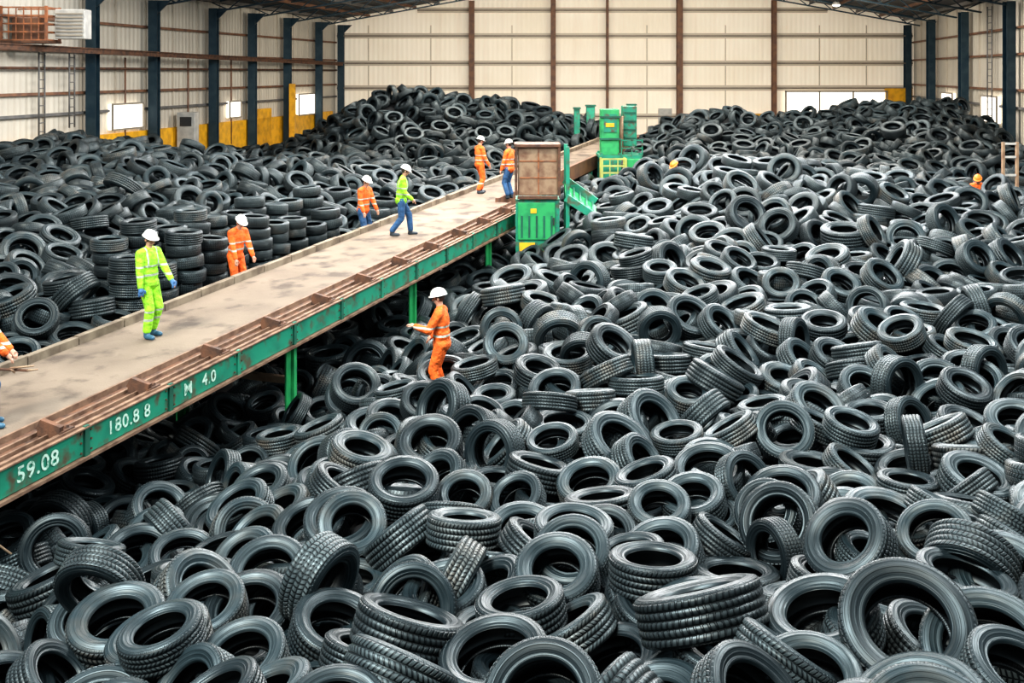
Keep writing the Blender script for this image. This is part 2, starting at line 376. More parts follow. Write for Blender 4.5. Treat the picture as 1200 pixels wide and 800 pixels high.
# ------------------------------------------------ conveyor walkway
D=(.3427,.9394); PX0,PY0=-7.6,15.2
def W(t,s,h=0): return Vector((PX0+D[0]*t+D[1]*s, PY0+D[1]*t-D[0]*s, CZ-4.5+.0404*t+h))
def ts(x,y): 
    return ((x-PX0)*D[0]+(y-PY0)*D[1], (x-PX0)*D[1]-(y-PY0)*D[0])
def wbox(b,t0,t1,s0,s1,h0,h1): return b.hexa([W(t0,s0,h0),W(t0,s1,h0),W(t1,s1,h0),W(t1,s0,h0),W(t0,s0,h1),W(t0,s1,h1),W(t1,s1,h1),W(t1,s0,h1)])
cv=thing('conveyor_walkway','long green sided conveyor walkway crossing the hall with workers on it','conveyor',W(0,1,-2.7))
TA,TB=-9.0,16.6
wbox(MB(),TA,TB,.0,1.98,-.12,0).build('deck',M['deck'],cv)
b=MB()
for k in range(24): wbox(b,TA+k*1.06,TA+k*1.06+1.04,-.12,0.0,-.12,.13+.008*(k%3))
b.build('left_curb',M['curb'],cv,bevel=.01)
b=MB(); wbox(b,TA,TB,1.98,2.62,-.14,-.05); b.build('ledge_tray',M['rust'],cv)
for s0,s1,h in ((1.98,2.02,.03),(2.2,2.24,.0),(2.4,2.43,.0),(2.58,2.64,.02)):
    wbox(MB(),TA,TB,s0,s1,-.06,h).build('ledge_rail',M['railm'],cv)
DIV=[-1.15+1.65*i for i in range(-4,11)]
for t0 in DIV:
    b=MB(); tt=t0-.35
    wbox(b,tt-.05,tt+.2,2.25,2.62,-.04,.04)
    b.raw([W(tt-.05,2.22,.04),W(tt+.02,2.22,.04),W(tt+.02,2.6,.04),W(tt-.05,2.6,.04),W(tt-.05,2.3,.17),W(tt+.02,2.3,.17),W(tt+.02,2.62,.11),W(tt-.05,2.62,.11)],[(0,3,2,1),(4,5,6,7),(0,1,5,4),(1,2,6,5),(2,3,7,6),(3,0,4,7)])
    b.cyl(W(tt+.12,2.3,.02),W(tt+.12,2.58,.05),.03)
    b.build('bracket',M['rust'],cv)
for i,t0 in enumerate(DIV[:-1]):
    pn=wbox(MB(),t0+.04,t0+1.61,2.62,2.66,-.38,-.04).build('side_panel',M['green'],cv,bevel=.006)
    b=MB()
    wbox(b,t0-.04,t0+.04,2.62,2.69,-.42,.0)
    b.build('panel_post',M['dgreen'] if i%3 else M['green'],cv)
    b=MB()
    for hh in (-.08,-.2,-.33):
        for tt in (t0+.09,t0+1.56): b.cyl(W(tt,2.66,hh),W(tt,2.675,hh),.014,n=6)
    b.build('bolts',M['rust'],cv)
wbox(MB(),TA,TB,2.6,2.70,-.03,-.01).build('top_flange',M['railm'],cv)
wbox(MB(),TA,TB,2.45,2.72,-.43,-.39).build('bottom_flange',M['railm'],cv)
b=MB(); wbox(b,TA,TB,.05,.15,-.42,-.12); b.build('rear_beam',M['dgreen'],cv)
k=TA+.3; 
while k<TB:
    wbox(MB(),k,k+.1,.15,2.6,-.34,-.14).build('cross_beam',M['dgreen'],cv); k+=1.65
def leg(t,s,hb=-3.4):
    b=MB(); b.beam(W(t,s,-.42),W(t,s,hb),.16,.05,(D[0],D[1],0)); b.beam(W(t-.07,s,-.42),W(t-.07,s,hb),.03,.2,(D[0],D[1],0)); b.beam(W(t+.07,s,-.42),W(t+.07,s,hb),.03,.2,(D[0],D[1],0))
    b.build('support_leg',M['greenb'],cv)
for t in (-6,3.95,8.9,13.5,):
    leg(t,2.5,-2.69-.0404*t); leg(t,.2,-2.69-.0404*t)
    b=MB(); wbox(b,t-.06,t+.06,.2,2.5,-.56,-.42); b.build('leg_tie',M['dgreen'],cv)
b=MB(); b.beam(W(3.95,2.45,-1.08),W(3.95,.25,-1.08),.1,.12); b.build('level_brace',M['rustlight'],cv)
fc=thing('feeder_conveyor','narrow far conveyor rising to the back of the hall','conveyor',W(25,.8,-3))
wbox(MB(),TB+.02,37,.05,1.5,-.1,0).build('belt',M['deck'],fc)
wbox(MB(),TB+.02,37,-.1,.05,-.35,.14).build('side_frame',M['curb'],fc); wbox(MB(),TB+.02,37,1.5,1.62,-.4,.12).build('side_frame',M['brown'],fc)
for t in (20,27,34):
    MB().beam(W(t,1.5,-.4),W(t,1.5,-3.3),.15,.15).build('support_leg',M['green'],fc); MB().beam(W(t,.0,-.3),W(t,.0,-3.3),.15,.15).build('support_leg',M['green'],fc)
def text(body,t,h,size,s=2.668):
    c=bpy.data.curves.new('t','FONT'); c.body=body; c.size=size; c.extrude=.002; c.align_x='CENTER'; c.align_y='CENTER'; c.offset=.003; c.space_character=1.1
    o=bpy.data.objects.new('tmp',c); COL.objects.link(o); bpy.context.view_layer.update()
    me=bpy.data.meshes.new_from_object(o.evaluated_get(bpy.context.evaluated_depsgraph_get())); bpy.data.objects.remove(o)
    me.materials.clear(); me.materials.append(M['white'])
    n=bpy.data.objects.new('stencil_number',me); COL.objects.link(n); n.parent=cv
    R=Matrix(((D[0],0,D[1]),(D[1],0,-D[0]),(.0404,1,0))).to_4x4()
    n.matrix_local=Matrix.Translation(W(t,s,h)-cv.location)@R; n['label']='pale stencilled marking %s'%body
text('59.08',-1.95,-.21,.27); text('180.8 8',-.35,-.21,.25); text('M',.9,-.21,.25); text('4.0',1.4,-.21,.25)
b=MB(); pts=[W(-2.6,2.5,-.42),W(-2.5,2.6,-.9),W(-2.2,2.8,-1.3),W(-2.0,3.0,-1.5)]; b.tube(pts,.012)
tag(b.build('cable',M['rustlight'],smooth=True),'thin tan cable hanging below the numbered green panel','cable')
# ------------------------------------------------ cabinet, chute, back machine
def B3(b,x0,x1,y0,y1,z0,z1): return b.box(x0,x1,y0,y1,CZ+z0,CZ+z1)
cb=thing('control_cabinet','tall cabinet with rusty tan upper housing and green lower door','cabinet',(.75,28,CZ-4.95))
B3(MB(),.16,1.24,27.6,28.5,-3.3,-1.98).build('upper_housing',M['rustlight'],cb,bevel=.02)
for x in (.11,1.27): B3(MB(),x-.035,x+.035,27.5,27.62,-3.3,-1.92).build('housing_post',M['rust'],cb)
b=MB()
B3(b,.06,1.31,27.48,28.55,-2.0,-1.93); B3(b,.15,1.23,27.5,27.6,-3.40,-3.32)
b.build('housing_frame',M['rust'],cb)
b=MB(); 
for z in (-2.4,-2.85): B3(b,.2,1.2,27.58,27.6,z,z+.03)
B3(b,.70,.73,27.58,27.6,-3.28,-2.02)
b.build('housing_ribs',M['orust'],cb)
B3(MB(),.1,1.28,27.6,28.5,-6.8,-3.42).build('lower_body',M['green'],cb)
B3(MB(),.16,1.16,27.55,27.6,-4.5,-3.5).build('door',M['greenb'],cb,bevel=.015)
b=MB()
for k in range(5): B3(b,.24+k*.2,.29+k*.2,27.53,27.55,-4.44,-3.85)
b.build('door_ribs',M['dgreen'],cb)
b=MB(); B3(b,.12,1.26,27.55,27.6,-4.96,-4.88); B3(b,.2,.62,27.55,27.6,-4.84,-4.58); B3(b,.85,1.14,27.55,27.6,-4.84,-4.62); b.build('yellow_base_patches',M['yellow'],cb)
B3(MB(),.5,.66,27.53,27.55,-3.78,-3.66).build('sticker',M['yellow'],cb); B3(MB(),1.1,1.14,27.51,27.55,-4.1,-3.9).build('door_handle',M['dark'],cb)
fr=thing('chute','short wide green sloping chute beside the tall cabinet','chute',(1.9,28,CZ-4.5))
for x,y in ((1.5,27.6),(1.5,28.6)): MB().beam((x,y,CZ-2.0),(x,y,CZ-6.5),.1,.1).build('frame_post',M['green'],fr)
c0,c1,c2,c3=[Vector((x,y,CZ+z)) for x,y,z in ((1.45,27.5,-3.4),(1.45,28.3,-3.05),(2.3,28.1,-3.65),(2.25,27.3,-3.92))]
dn=Vector((0,0,-.06))
b=MB(); b.hexa([c0+dn,c3+dn,c2+dn,c1+dn,c0,c3,c2,c1]); b.build('trough_floor',M['greenb'],fr)
MB().beam(c0+Vector((0,0,.05)),c3+Vector((0,0,.05)),.06,.2).build('trough_side',M['green'],fr); MB().beam(c1+Vector((0,0,.1)),c2+Vector((0,0,.1)),.06,.22).build('trough_side',M['green'],fr)
b=MB()
for k in range(5):
    f=(k+.5)/5; b.beam(c0.lerp(c3,f)+Vector((0,0,.05)),c1.lerp(c2,f)+Vector((0,0,.05)),.05,.06)
b.build('cross_rib',M['dgreen'],fr)
mc=thing('sorting_machine','green two tower sorting machine standing between the rear heaps','machine',(4.1,40,CZ-5))
B3(MB(),3.45,4.15,39.6,40.4,-3.2,-1.42).build('front_tower',M['greenb'],mc,bevel=.03)
B3(MB(),4.35,4.9,40.2,40.9,-2.9,-1.32).build('rear_tower',M['green'],mc,bevel=.03)
B3(MB(),3.55,4.05,39.56,39.6,-2.3,-1.6).build('tower_hatch',M['green'],mc)
B3(MB(),3.62,3.95,39.53,39.56,-2.1,-1.95).build('hatch_plate',M['yellow'],mc)
for z in (-1.75,-2.6): B3(MB(),3.4,4.2,39.52,39.6,z,z+.07).build('tower_rail',M['dgreen'],mc)
b=MB(); b.cyl((4.25,39.9,CZ-1.7),(4.25,39.9,CZ-3.2),.09); b.build('vertical_pipe',M['rustlight'],mc,True)
for k in range(4): B3(MB(),4.4,4.85,40.15,40.2,-1.6-.33*k,-1.54-.33*k).build('tower_rail',M['dgreen'],mc)
for x in (3.45,4.15,4.95):
    for y in (39.5,40.7): MB().beam((x,y,CZ-3.1),(x,y,CZ-6.6),.12,.12).build('frame_leg',M['green'],mc)
B3(MB(),3.35,5.0,39.3,40.9,-3.3,-3.18).build('platform',M['green'],mc)
b=MB()
x0,x1,y0,y1=3.4,4.3,38.7,39.3
for x in (x0,x1):
    for y in (y0,y1): b.beam((x,y,CZ-3.25),(x,y,CZ-5.6),.08,.08)
for k in range(7):
    z=CZ-3.27-.26*k; b.beam((x0,y0,z),(x1,y0,z),.06,.06); b.beam((x1,y0,z),(x1,y1,z),.06,.06)
for x in (3.7,4.0): b.beam((x,y0,CZ-3.25),(x,y0,CZ-5.2),.04,.04)
b.build('open_cage',M['ygreen'],mc)
B3(MB(),3.5,4.2,39.32,39.45,-4.6,-3.3).build('cage_back_panel',M['green'],mc)
b=MB(); B3(b,4.4,4.95,39.2,39.9,-4.6,-3.3); b.build('motor_box',M['greenb'],mc,bevel=.04)
b=MB()
for z in (-2.9,-2.6): b.beam((4.2,39.3,CZ+z),(5.0,39.3,CZ+z),.04,.04)
for x in (4.2,4.6,5.0): b.beam((x,39.3,CZ-3.2),(x,39.3,CZ-2.55),.04,.04)
b.build('guard_rail',M['green'],mc)
for i,(px,p0,Y,w,lab) in enumerate(((676,127,46,.25,'slim green post left of the sorting machine'),(692,124,48,.4,'green post behind the feeder conveyor'),(740,123,46,.35,'green upright box behind the rear tower'))):
    q=P(px,p0,Y); t=thing('drive_post',lab,'machine post',(q.x,Y,0))
    MB().box(q.x-w/2,q.x+w/2,Y-.2,Y+.2,0,q.z).build('post_body',M['green'],t,bevel=.02)
    MB().box(q.x-w/2-.04,q.x+w/2+.04,Y-.24,Y+.24,q.z-.02,q.z+.05).build('post_cap',M['dgreen'],t)
c=P(1184,240,31); t=thing('lifting_frame','slim pale upright lifting frame at the right frame edge','lifting frame',c)
x,y,z=c
for dx in (-.22,.2): MB().beam((x+dx,y,z-.8),(x+dx,y,z+1.9),.07,.09).build('mast_post',M['rustlight'],t)
for zz in (.35,.9,1.45,1.85): MB().beam((x-.22,y,z+zz),(x+.2,y,z+zz),.06,.06).build('cross_bar',M['grey'],t)
b=MB(); b.box(x-.15,x+.6,y+.15,y+1.0,z-.3,z+.25); b.build('base_body',M['grey'],t,bevel=.06)
MB().box(x+.05,x+.3,y+.1,y+.2,z-.1,z+.1).build('red_plate',M['red'],t)
# ------------------------------------------------ people
def ik(a,b,l1,l2,pole):
    a=Vector(a);b=Vector(b);d=b-a;L=min(d.length,(l1+l2)*.999);dn=d.normalized(); b=a+dn*L
    x=(l1*l1-l2*l2+L*L)/(2*L); h=math.sqrt(max(0,l1*l1-x*x)); p=Vector(pole)-dn*Vector(pole).dot(dn); p.normalize()
    return a+dn*x+p*h,b
def person(label,loc,rz,jm,tm,fL=(-.11,0),fR=(.11,0),lean=0.0,hL=(-.27,.06,.80),hR=(.27,.06,.80),hp=.15,hy=0,hat='hat',boot='boot',pel=.93,gl=None,vox=.011,bend=0,cat='person'):
    t=thing('person',label,cat,loc,rz)
    body=MB();jk=MB();tr=MB()
    pc=Vector((0,-bend*.3,pel))
    ax=Vector((0,math.sin(lean),math.cos(lean)))
    Rl=Matrix.Rotation(-lean,3,'X')
    ch=pc+ax*.33; nk=pc+ax*.53; sh=pc+ax*.47
    body.ell(ch,(.165,.105,.2),Rl); body.ell(pc+ax*.13,(.14,.095,.16),Rl); body.ell(pc,(.155,.105,.13))
    hd=nk+Vector((0,math.sin(lean+hp*.6),math.cos(lean+hp*.6)))*.17
    body.cap(nk-ax*.04,hd-ax*.03,.058,.052)
    Rh=Matrix.Rotation(hy,3,'Z')@Matrix.Rotation(-hp-lean*.6,3,'X')
    def H(x,y,z): return hd+Rh@Vector((x,y,z))
    body.ell(H(0,-.005,.03),(.077,.096,.095),Rh); body.ell(H(0,.018,-.045),(.06,.068,.072),Rh); body.ell(H(0,.035,-.085),(.03,.035,.025),Rh)
    body.cap(H(0,.088,.012),H(0,.108,-.022),.010,.015,8); body.ell(H(0,.082,-.056),(.026,.012,.01),Rh)
    for sx in (-1,1): body.ell(H(sx*.08,-.005,-.005),(.012,.02,.033),Rh)
    jk.ell(ch,(.195,.14,.23),Rl); jk.ell(pc+ax*.12,(.18,.14,.2),Rl); jk.ell(pc+ax*-.03,(.195,.15,.14),Rl); jk.cap(nk-ax*.06,nk+ax*.01,.085,.07)
    tr.ell(pc-Vector((0,0,.02)),(.17,.125,.14))
    for sx,ft in ((-1,fL),(1,fR)):
        bt=MB()
        hip=pc+Vector((sx*.09,0,-.03)); an=Vector((ft[0],ft[1],.09+(ft[2] if len(ft)>2 else 0)))
        kn,an=ik(hip,an,.43,.415,(sx*.1,1,0))
        body.cap(hip,kn,.078,.052); body.cap(kn,an,.052,.036)
        tr.cap(hip,kn,.105,.08); tr.cap(kn,an+Vector((0,0,.06)),.08,.072)
        bt.cap(an+Vector((0,0,.06)),an+Vector((0,-.01,-.03)),.062,.052); bt.cap(an+Vector((0,-.03,-.045)),an+Vector((sx*.02,.15,-.052)),.042,.038); bt.cap(an+Vector((sx*.01,.0,-.05)),an+Vector((sx*.015,.12,-.05)),.045,.043)
        _b(bt,'boot',M[boot],t,.012)
    for sx,hh in ((-1,hL),(1,hR)):
        s0=sh+Vector((sx*.18,0,0)); el,wr=ik(s0,hh,.29,.26,(sx*.35,-1,-.4))
        body.cap(s0,el,.052,.04); body.cap(el,wr,.04,.027)
        jk.cap(sh+Vector((sx*.09,0,.02)),s0,.085,.078); jk.cap(s0,el,.078,.064); jk.cap(el,el.lerp(wr,.93),.064,.05)
        fd=(wr-el).normalized(); side=fd.cross(Vector((0,0,1))); side=side.normalized() if side.length>.2 else Vector((0,1,0))
        nrm=side.cross(fd).normalized()
        pm=wr+fd*.055; body.cap(wr,pm,.03,.034); 
        for k in range(4):
            o=side*((k-1.5)*.021); ln=(.036,.043,.04,.03)[k]
            a=pm+o+fd*.02; b2=a+fd*ln-nrm*.008; c2=b2+fd*ln*.6-nrm*.022
            body.cap(a,b2,.0105,.0098,8); body.cap(b2,c2,.0098,.0088,8)
        a=wr+fd*.03+side*.03*(-1); body.cap(a,a-side*.035+fd*.03-nrm*.01,.012,.0105,8); body.cap(a-side*.035+fd*.03-nrm*.01,a-side*.04+fd*.062-nrm*.018,.0105,.009,8)
        if gl:
            g=MB(); g.cap(wr+fd*.0,pm,.037,.042)
            for k in range(4):
                o=side*((k-1.5)*.023); ln=.038; a2=pm+o+fd*.02; b2=a2+fd*ln-nrm*.008; g.cap(a2,b2,.0135,.013,8); g.cap(b2,b2+fd*.024-nrm*.024,.013,.012,8)
            g.cap(a,a-side*.037+fd*.03,.016,.0145,8); g.cap(a-side*.037+fd*.03,a-side*.042+fd*.064-nrm*.018,.0145,.0125,8)
            _b(g,'glove',M[gl],t,.008)
    _b(body,'body',M['skin'],t,.0075)
    _b(jk,'jacket',M[jm],t,vox); _b(tr,'trousers',M[tm],t,vox)
    hr=MB(); hr.ell(H(0,-.014,.02),(.083,.094,.085),Rh); _b(hr,'hair',M['hair'],t,0)
    for sx in (-1,1):
        e=MB(); e.ell(H(sx*.03,.081,.012),(.011,.008,.007),Rh); _b(e,'eye',M['eye'],t,0)
    hm=MB(); vs=[];fs=[];n=24;m=8
    for i in range(m+1):
        ph=PI/2*i/m
        for j in range(n):
            th=2*PI*j/n; vs.append(H(.108*math.cos(ph)*math.cos(th),.128*math.cos(ph)*math.sin(th)-.005,.055+.105*math.sin(ph)))
    for i in range(m):
        for j in range(n): fs.append((i*n+j,i*n+(j+1)%n,(i+1)*n+(j+1)%n,(i+1)*n+j))
    hm.raw(vs,fs); ho=_b(hm,'hard_hat',M[hat],t,0)
    br=MB(); vs=[];fs=[]
    for j in range(n):
        th=2*PI*j/n; fw=max(0,math.sin(th)); 
        for r,z in ((1.0,.06),(1.12+.22*fw,.05-.008*fw),(1.12+.22*fw,.042-.008*fw),(.98,.048)):
            vs.append(H(.108*r*math.cos(th),.128*r*math.sin(th)-.005,z))
    for j in range(n):
        for k in range(4):
            a=j*4+k;b=j*4+(k+1)%4;c=((j+1)%n)*4+(k+1)%4;d_=((j+1)%n)*4+k; fs.append((a,b,c,d_))
    br.raw(vs,fs); _b(br,'brim',M[hat],ho,0)
    rg=MB()
    for k in range(9):
        p0=PI*k/9;p1=PI*(k+1)/9
        rg.cap(H(0,-.005+.13*math.cos(p0),.055+.108*math.sin(p0)),H(0,-.005+.13*math.cos(p1),.055+.108*math.sin(p1)),.011,.011,8)
    _b(rg,'ridge',M[hat],ho,0)
    return t
def _b(mb,name,m,parent,rem):
    me=bpy.data.meshes.new(name); me.from_pydata([tuple(v) for v in mb.v],[],mb.f); me.materials.append(m)
    me.polygons.foreach_set('use_smooth',[True]*len(me.polygons))
    o=bpy.data.objects.new(name,me); COL.objects.link(o); o.parent=parent
    if rem:
        r=o.modifiers.new('remesh','REMESH'); r.mode='VOXEL'; r.voxel_size=rem; r.use_smooth_shade=True
        q=o.modifiers.new('smooth','SMOOTH'); q.factor=.5; q.iterations=4 if rem>.009 else 1
    return o
def ondeck(x,y):
    t,s=ts(x,y); return Vector((x,y,CZ-4.5+.0404*t))
R_=math.radians
def atdeck(px,Y): return ondeck((px-600)/F*Y,Y)
person('worker in full green hi-vis suit and white hard hat standing on walkway',atdeck(174,17.1),R_(-118),'j_green','t_green',fL=(-.1,.0),fR=(.12,.1),hL=(-.2,.33,.93),hR=(.27,.12,.80),hp=.3,boot='bootb',gl='glove')
person('worker in orange hi-vis suit looking down behind the curb beside tyre stacks',Vector((-5.78,21.4,CZ-4.72)),R_(-125),'j_orange','t_orange',lean=.16,hL=(-.2,.32,.88),hR=(.22,.28,.85),hp=.5)
person('worker in orange jacket and blue trousers behind curb by green-jacketed worker',Vector((-3.82,26.3,CZ-4.42)),R_(-120),'j_orange','t_blue',lean=.1,hL=(-.2,.28,.9),hR=(.24,.2,.88),hp=.35)
person('worker in green hi-vis jacket and blue trousers stepping along walkway',atdeck(470,25.4),R_(-80),'j_green','t_blue',fL=(-.1,.24),fR=(.1,-.22,.01),lean=.1,hL=(-.22,.24,.90),hR=(.2,.26,.92),hp=.35,pel=.91)
person('worker in full orange suit, left of the pair near the cabinet',atdeck(562,32.0),R_(-60),'j_orange','t_orange',fL=(-.1,.1),fR=(.1,-.08),hL=(-.22,.2,.88),hR=(.24,.2,.9),hp=.3)
person('worker in orange jacket and blue trousers, standing against the tall cabinet',atdeck(597,30.9),R_(60),'j_orange','t_blue',hL=(-.24,.15,.85),hR=(.24,.2,.9),hp=.2)
person('worker in orange suit standing among tyres below walkway, arm stretched out',Vector((-1.13,16.5,CZ-5.26)),R_(80),'j_orange','t_orange',lean=.05,hL=(-.18,.40,1.2),hR=(.22,.22,.95),hp=.15)
person('cropped worker at the left edge holding a steel bar over the walkway',atdeck(-31,13.2),R_(-80),'j_orange','t_blue',fL=(-.1,.15),fR=(.12,.24),lean=.15,hL=(-.05,.48,.90),hR=(.12,.44,.94),hp=.3,boot='bootb',pel=.9)
q1=P(-8,433,13.3);q2=P(44,434,13.2)
t=thing('pry_bar','rusty forked steel bar held by the cropped worker','tool',q1)
MB().cyl(q1-Vector((.25,0,-.02)),q2-Vector((.12,0,0)),.017).build('shaft',M['rust'],t,True)
b=MB(); b.cap(q2-Vector((.13,0,0)),q2+Vector((0,0,.015)),.016,.01); b.cap(q2-Vector((.35,0,-.03)),q2-Vector((.05,.0,-.06)),.016,.01); b.cap(q2-Vector((.35,0,-.03)),q2-Vector((.3,0,.02)),.016); b.build('forked_end',M['rustlight'],t,True)
XB=(804-600)/F*29.4; XC=(1147-600)/F*31
person('bent worker in orange with orange hard hat showing above right heap',Vector((XB,29.4,P(0,190,29.4).z-1.58)),R_(120),'j_orange','t_orange',lean=.6,hp=.3,hat='hato',hL=(-.2,.5,.8),hR=(.2,.5,.8))
person('worker in orange beside the pale lifting frame at the right',Vector((XC,31,P(0,206,31).z-1.66)),R_(150),'j_orange','t_blue',lean=.35,hp=.3,hat='hato')
PEOPLE=[(-5.78,21.4,.27),(-3.82,26.3,.27),(-1.13,16.5,.12),(XB,29.4,.3),(XC,31,.3)]
print('setup',time.time()-T0)
# ------------------------------------------------ terrain surfaces
def rbf(pts):
    A=np.array(pts,float); n=len(A); d=np.linalg.norm(A[:,None,:2]-A[None,:,:2],axis=2)
    K=np.zeros((n+3,n+3)); K[:n,:n]=-d-np.eye(n)*.06; K[:n,n]=1;K[:n,n+1:n+3]=A[:,:2]; K[n:,:n]=K[:n,n:].T
    w=np.linalg.solve(K,np.r_[A[:,2],0,0,0])
    def f(x,y):
        s=w[n]+w[n+1]*x+w[n+2]*y
        for i in range(n): s=s-w[i]*np.hypot(x-A[i,0],y-A[i,1])
        return s
    return f
def cps(l): return [((px-600)/F*Y,Y,-(py-HOR)/F*Y) for px,py,Y in l]
Lp=cps([(5,395,16.2),(60,375,17.0),(130,355,18),(30,325,18.3),(100,295,19.6),(170,285,20.5),(20,255,22),(110,240,23),(30,205,27),(160,200,28),(30,162,31.5),(150,160,33),(270,170,36),(0,146,34),(70,146,36),(130,152,37),(200,172,38),
 (215,235,26),(290,205,30),(400,190,34),(480,195,34),(340,195,31),(455,95,45.5),(520,103,46.5),(580,111,46.5),(640,121,47),(672,138,47),(418,112,45),(392,138,44.5),(365,168,43),(310,188,41),(470,176,39.5),(560,174,40.5),(400,174,39),(640,170,43),(270,188,45),(320,185,46),(200,184,42),(-100,180,33),(-100,300,20),(-80,160,40)])
Lp+=[tuple(W(t,s,0)[:2])+(-4.75,) for t in (4.5,6.5,8.5,10.5,12) for s in (-.6,-2.0)]
Lp+=[tuple(W(t,-3.6,0)[:2])+(-3.6,) for t in (5.5,9,12)]
Rp=cps([(650,258,27.5),(720,225,29),(770,178,34),(760,160,42),(850,172,29.5),(830,198,27),(900,143,44),(850,113,45),(945,138,46),(1010,115,46.5),(1080,114,46.5),(1130,132,45),(1190,148,41),(780,142,46),(1000,182,36),(1120,200,34),(1190,212,31),(900,182,34.5),(800,242,24.5),
 (890,180,38.5),(840,168,39.5),(1040,168,39),
 (920,186,29.5),(1000,194,29),(1090,203,28.5),(1180,236,25.5),(700,312,20),(850,278,21),(1000,286,21),(1150,300,20.5),(640,345,18.5),(600,398,15.8),(700,436,13.8),(850,422,14.2),(1000,408,14.5),(1150,415,13.8),(620,315,20.5),(570,330,20),
 (600,500,11.4),(750,520,10.8),(900,500,11.2),(1100,500,10.5),(600,600,8.9),(800,620,8.3),(1000,610,8),(1150,620,7.4),(600,720,6.7),(800,750,6.1),(1000,750,5.6),(1180,760,5.3),(400,720,6.9),(200,740,7.0),(40,760,7.0),(400,600,9.3),(430,520,11.2),(200,620,10),(60,650,10.3),
 (300,565,11.6),(150,575,12.6),(350,505,13.6),(545,415,15.6),(515,402,15.8),(490,408,16.2),(530,392,16.8),(300,500,15.2),(1280,700,5.5),(1300,390,14),(1300,240,25),(-80,700,8.5),(-60,620,12)])
Rp+=[tuple(W(t,s,0)[:2])+(-5.65,) for t in (-6,-3,0,3,6) for s in (0,1.5,2.9)]+[tuple(W(t,s,0)[:2])+(-5.25,) for t in (9,12) for s in (0,1.5,2.6)]+[tuple(W(t,1,0)[:2])+(-4.6,) for t in (17,20)]+[tuple(W(t,1,0)[:2])+(-4.3,) for t in (24,30)]
fL_,fR_=rbf(Lp),rbf(Rp)
G0x,G0y,GS=-24.0,-1.0,.25; gx=np.arange(G0x,30,GS); gy=np.arange(G0y,62,GS); GX,GY=np.meshgrid(gx,gy,indexing='ij')
SG=(GX-PX0)*D[1]-(GY-PY0)*D[0]
SL=fL_(GX,GY); SR=fR_(GX,GY)
S=np.where(SG<-.1,SL,SR); S=np.clip(S,-6.6,-.1)
S=S-np.maximum(0,GY-48.5)*.75; S=np.maximum(S,-7.0)
S=S+.15*np.sin(GX*1.9+1)*np.sin(GY*1.6)+.09*np.sin(GX*3.7+GY*2.9)
THK=.9
Bg=CZ+S-THK; Bg=np.maximum(Bg,.05)
for _ in range(2):
    Bg[1:-1,1:-1]=(Bg[1:-1,1:-1]*4+Bg[:-2,1:-1]+Bg[2:,1:-1]+Bg[1:-1,:-2]+Bg[1:-1,2:])/8
def Bz(x,y):
    i=np.clip((x-G0x)/GS,0,len(gx)-1.001); j=np.clip((y-G0y)/GS,0,len(gy)-1.001); a=i.astype(int);b=j.astype(int);u=i-a;v=j-b
    return Bg[a,b]*(1-u)*(1-v)+Bg[a+1,b]*u*(1-v)+Bg[a,b+1]*(1-u)*v+Bg[a+1,b+1]*u*v
nx,ny=len(gx),len(gy)
vv=np.stack([GX,GY,Bg-.02],-1).reshape(-1,3)
ii,jj=np.meshgrid(np.arange(nx-1),np.arange(ny-1),indexing='ij'); a=(ii*ny+jj).ravel()
cx=GX[:-1,:-1].ravel();cy=GY[:-1,:-1].ravel()
keep=(cx>XL(cy)+.9)&(cx<XR(cy)-.9)&(cy>2)&(cy<56)
a=a[keep]; fq=np.stack([a,a+ny,a+ny+1,a+1],-1)
me=bpy.data.meshes.new('shade_underlay'); me.from_pydata(vv.tolist(),[],fq.tolist()); me.materials.append(M['bed'])  # dark sheet added under the tyres so gaps look shaded
o=bpy.data.objects.new('shade_underlay',me); COL.objects.link(o); tag(o,'dark sheet added underneath the tyre heaps as shade in the gaps','rubber',None,'stuff')
# ------------------------------------------------ tyre placement
RO=.37
TYPES=[(.225,.125),(.242,.11),(.208,.148),(.23,.138)]
ps=[]; sp=.51
for gxx in np.arange(-21,26,sp):
    for gyy in np.arange(3.6,52.5,sp):
        x=gxx+rng.uniform(-.22,.22); y=gyy+rng.uniform(-.22,.22)
        if x<XL(y)+1.1 or x>XR(y)-1.1: continue
        px=600+F*x/y; z=float(Bz(np.array([x]),np.array([y]))[0]); py=HOR+(CZ-z-THK)/y*F
        if px<-140 or px>1340 or py>1010: continue
        t_,s_=ts(x,y)
        if -.5<s_<0 and t_<38: continue
        if y>51.5: continue
        ps.append((x,y,z+rng.uniform(.12,1.15)))
ps=np.array(ps)
fix=[];stackinfo=[]
for row,(ss,hts) in enumerate(((-1.1,(5,4,6,5,4,6,5,5,4,5)),(-1.9,(6,7,6,7,6,6,7,6,6,7)))):
    for k,hn in enumerate(hts):
        w=W(4.1+k*.80+rng.uniform(-.05,.05)+row*.35,ss+rng.uniform(-.08,.08))
        z=CZ-4.85
        for q in range(hn):
            z+=.25; fix.append((w.x+rng.uniform(-.05,.05),w.y+rng.uniform(-.05,.05),z)); stackinfo.append((row,k,hn-1-q))
fix=np.array(fix)
d2=((ps[:,None,0]-fix[None,:,0])**2+(ps[:,None,1]-fix[None,:,1])**2).min(1); ps=ps[d2>.4**2]
def inbox(p,x0,x1,y0,y1): return (p[:,0]>x0)&(p[:,0]<x1)&(p[:,1]>y0)&(p[:,1]<y1)
for bx in ((-.25,1.75,27.2,28.9),(3.1,5.2,38.4,41.1),((1184-600)/F*31-.5,(1184-600)/F*31+.8,29.9,32.2)): ps=ps[~inbox(ps,*bx)]
NF=len(fix); pos=np.vstack([fix,ps]); N=len(pos)
nrm=np.stack([rng.normal(0,.7,N),rng.normal(-.36,.55,N),np.abs(rng.normal(.85,.3,N))+.12],-1)
up=rng.random(N)<.2; nrm[up,2]*=.2
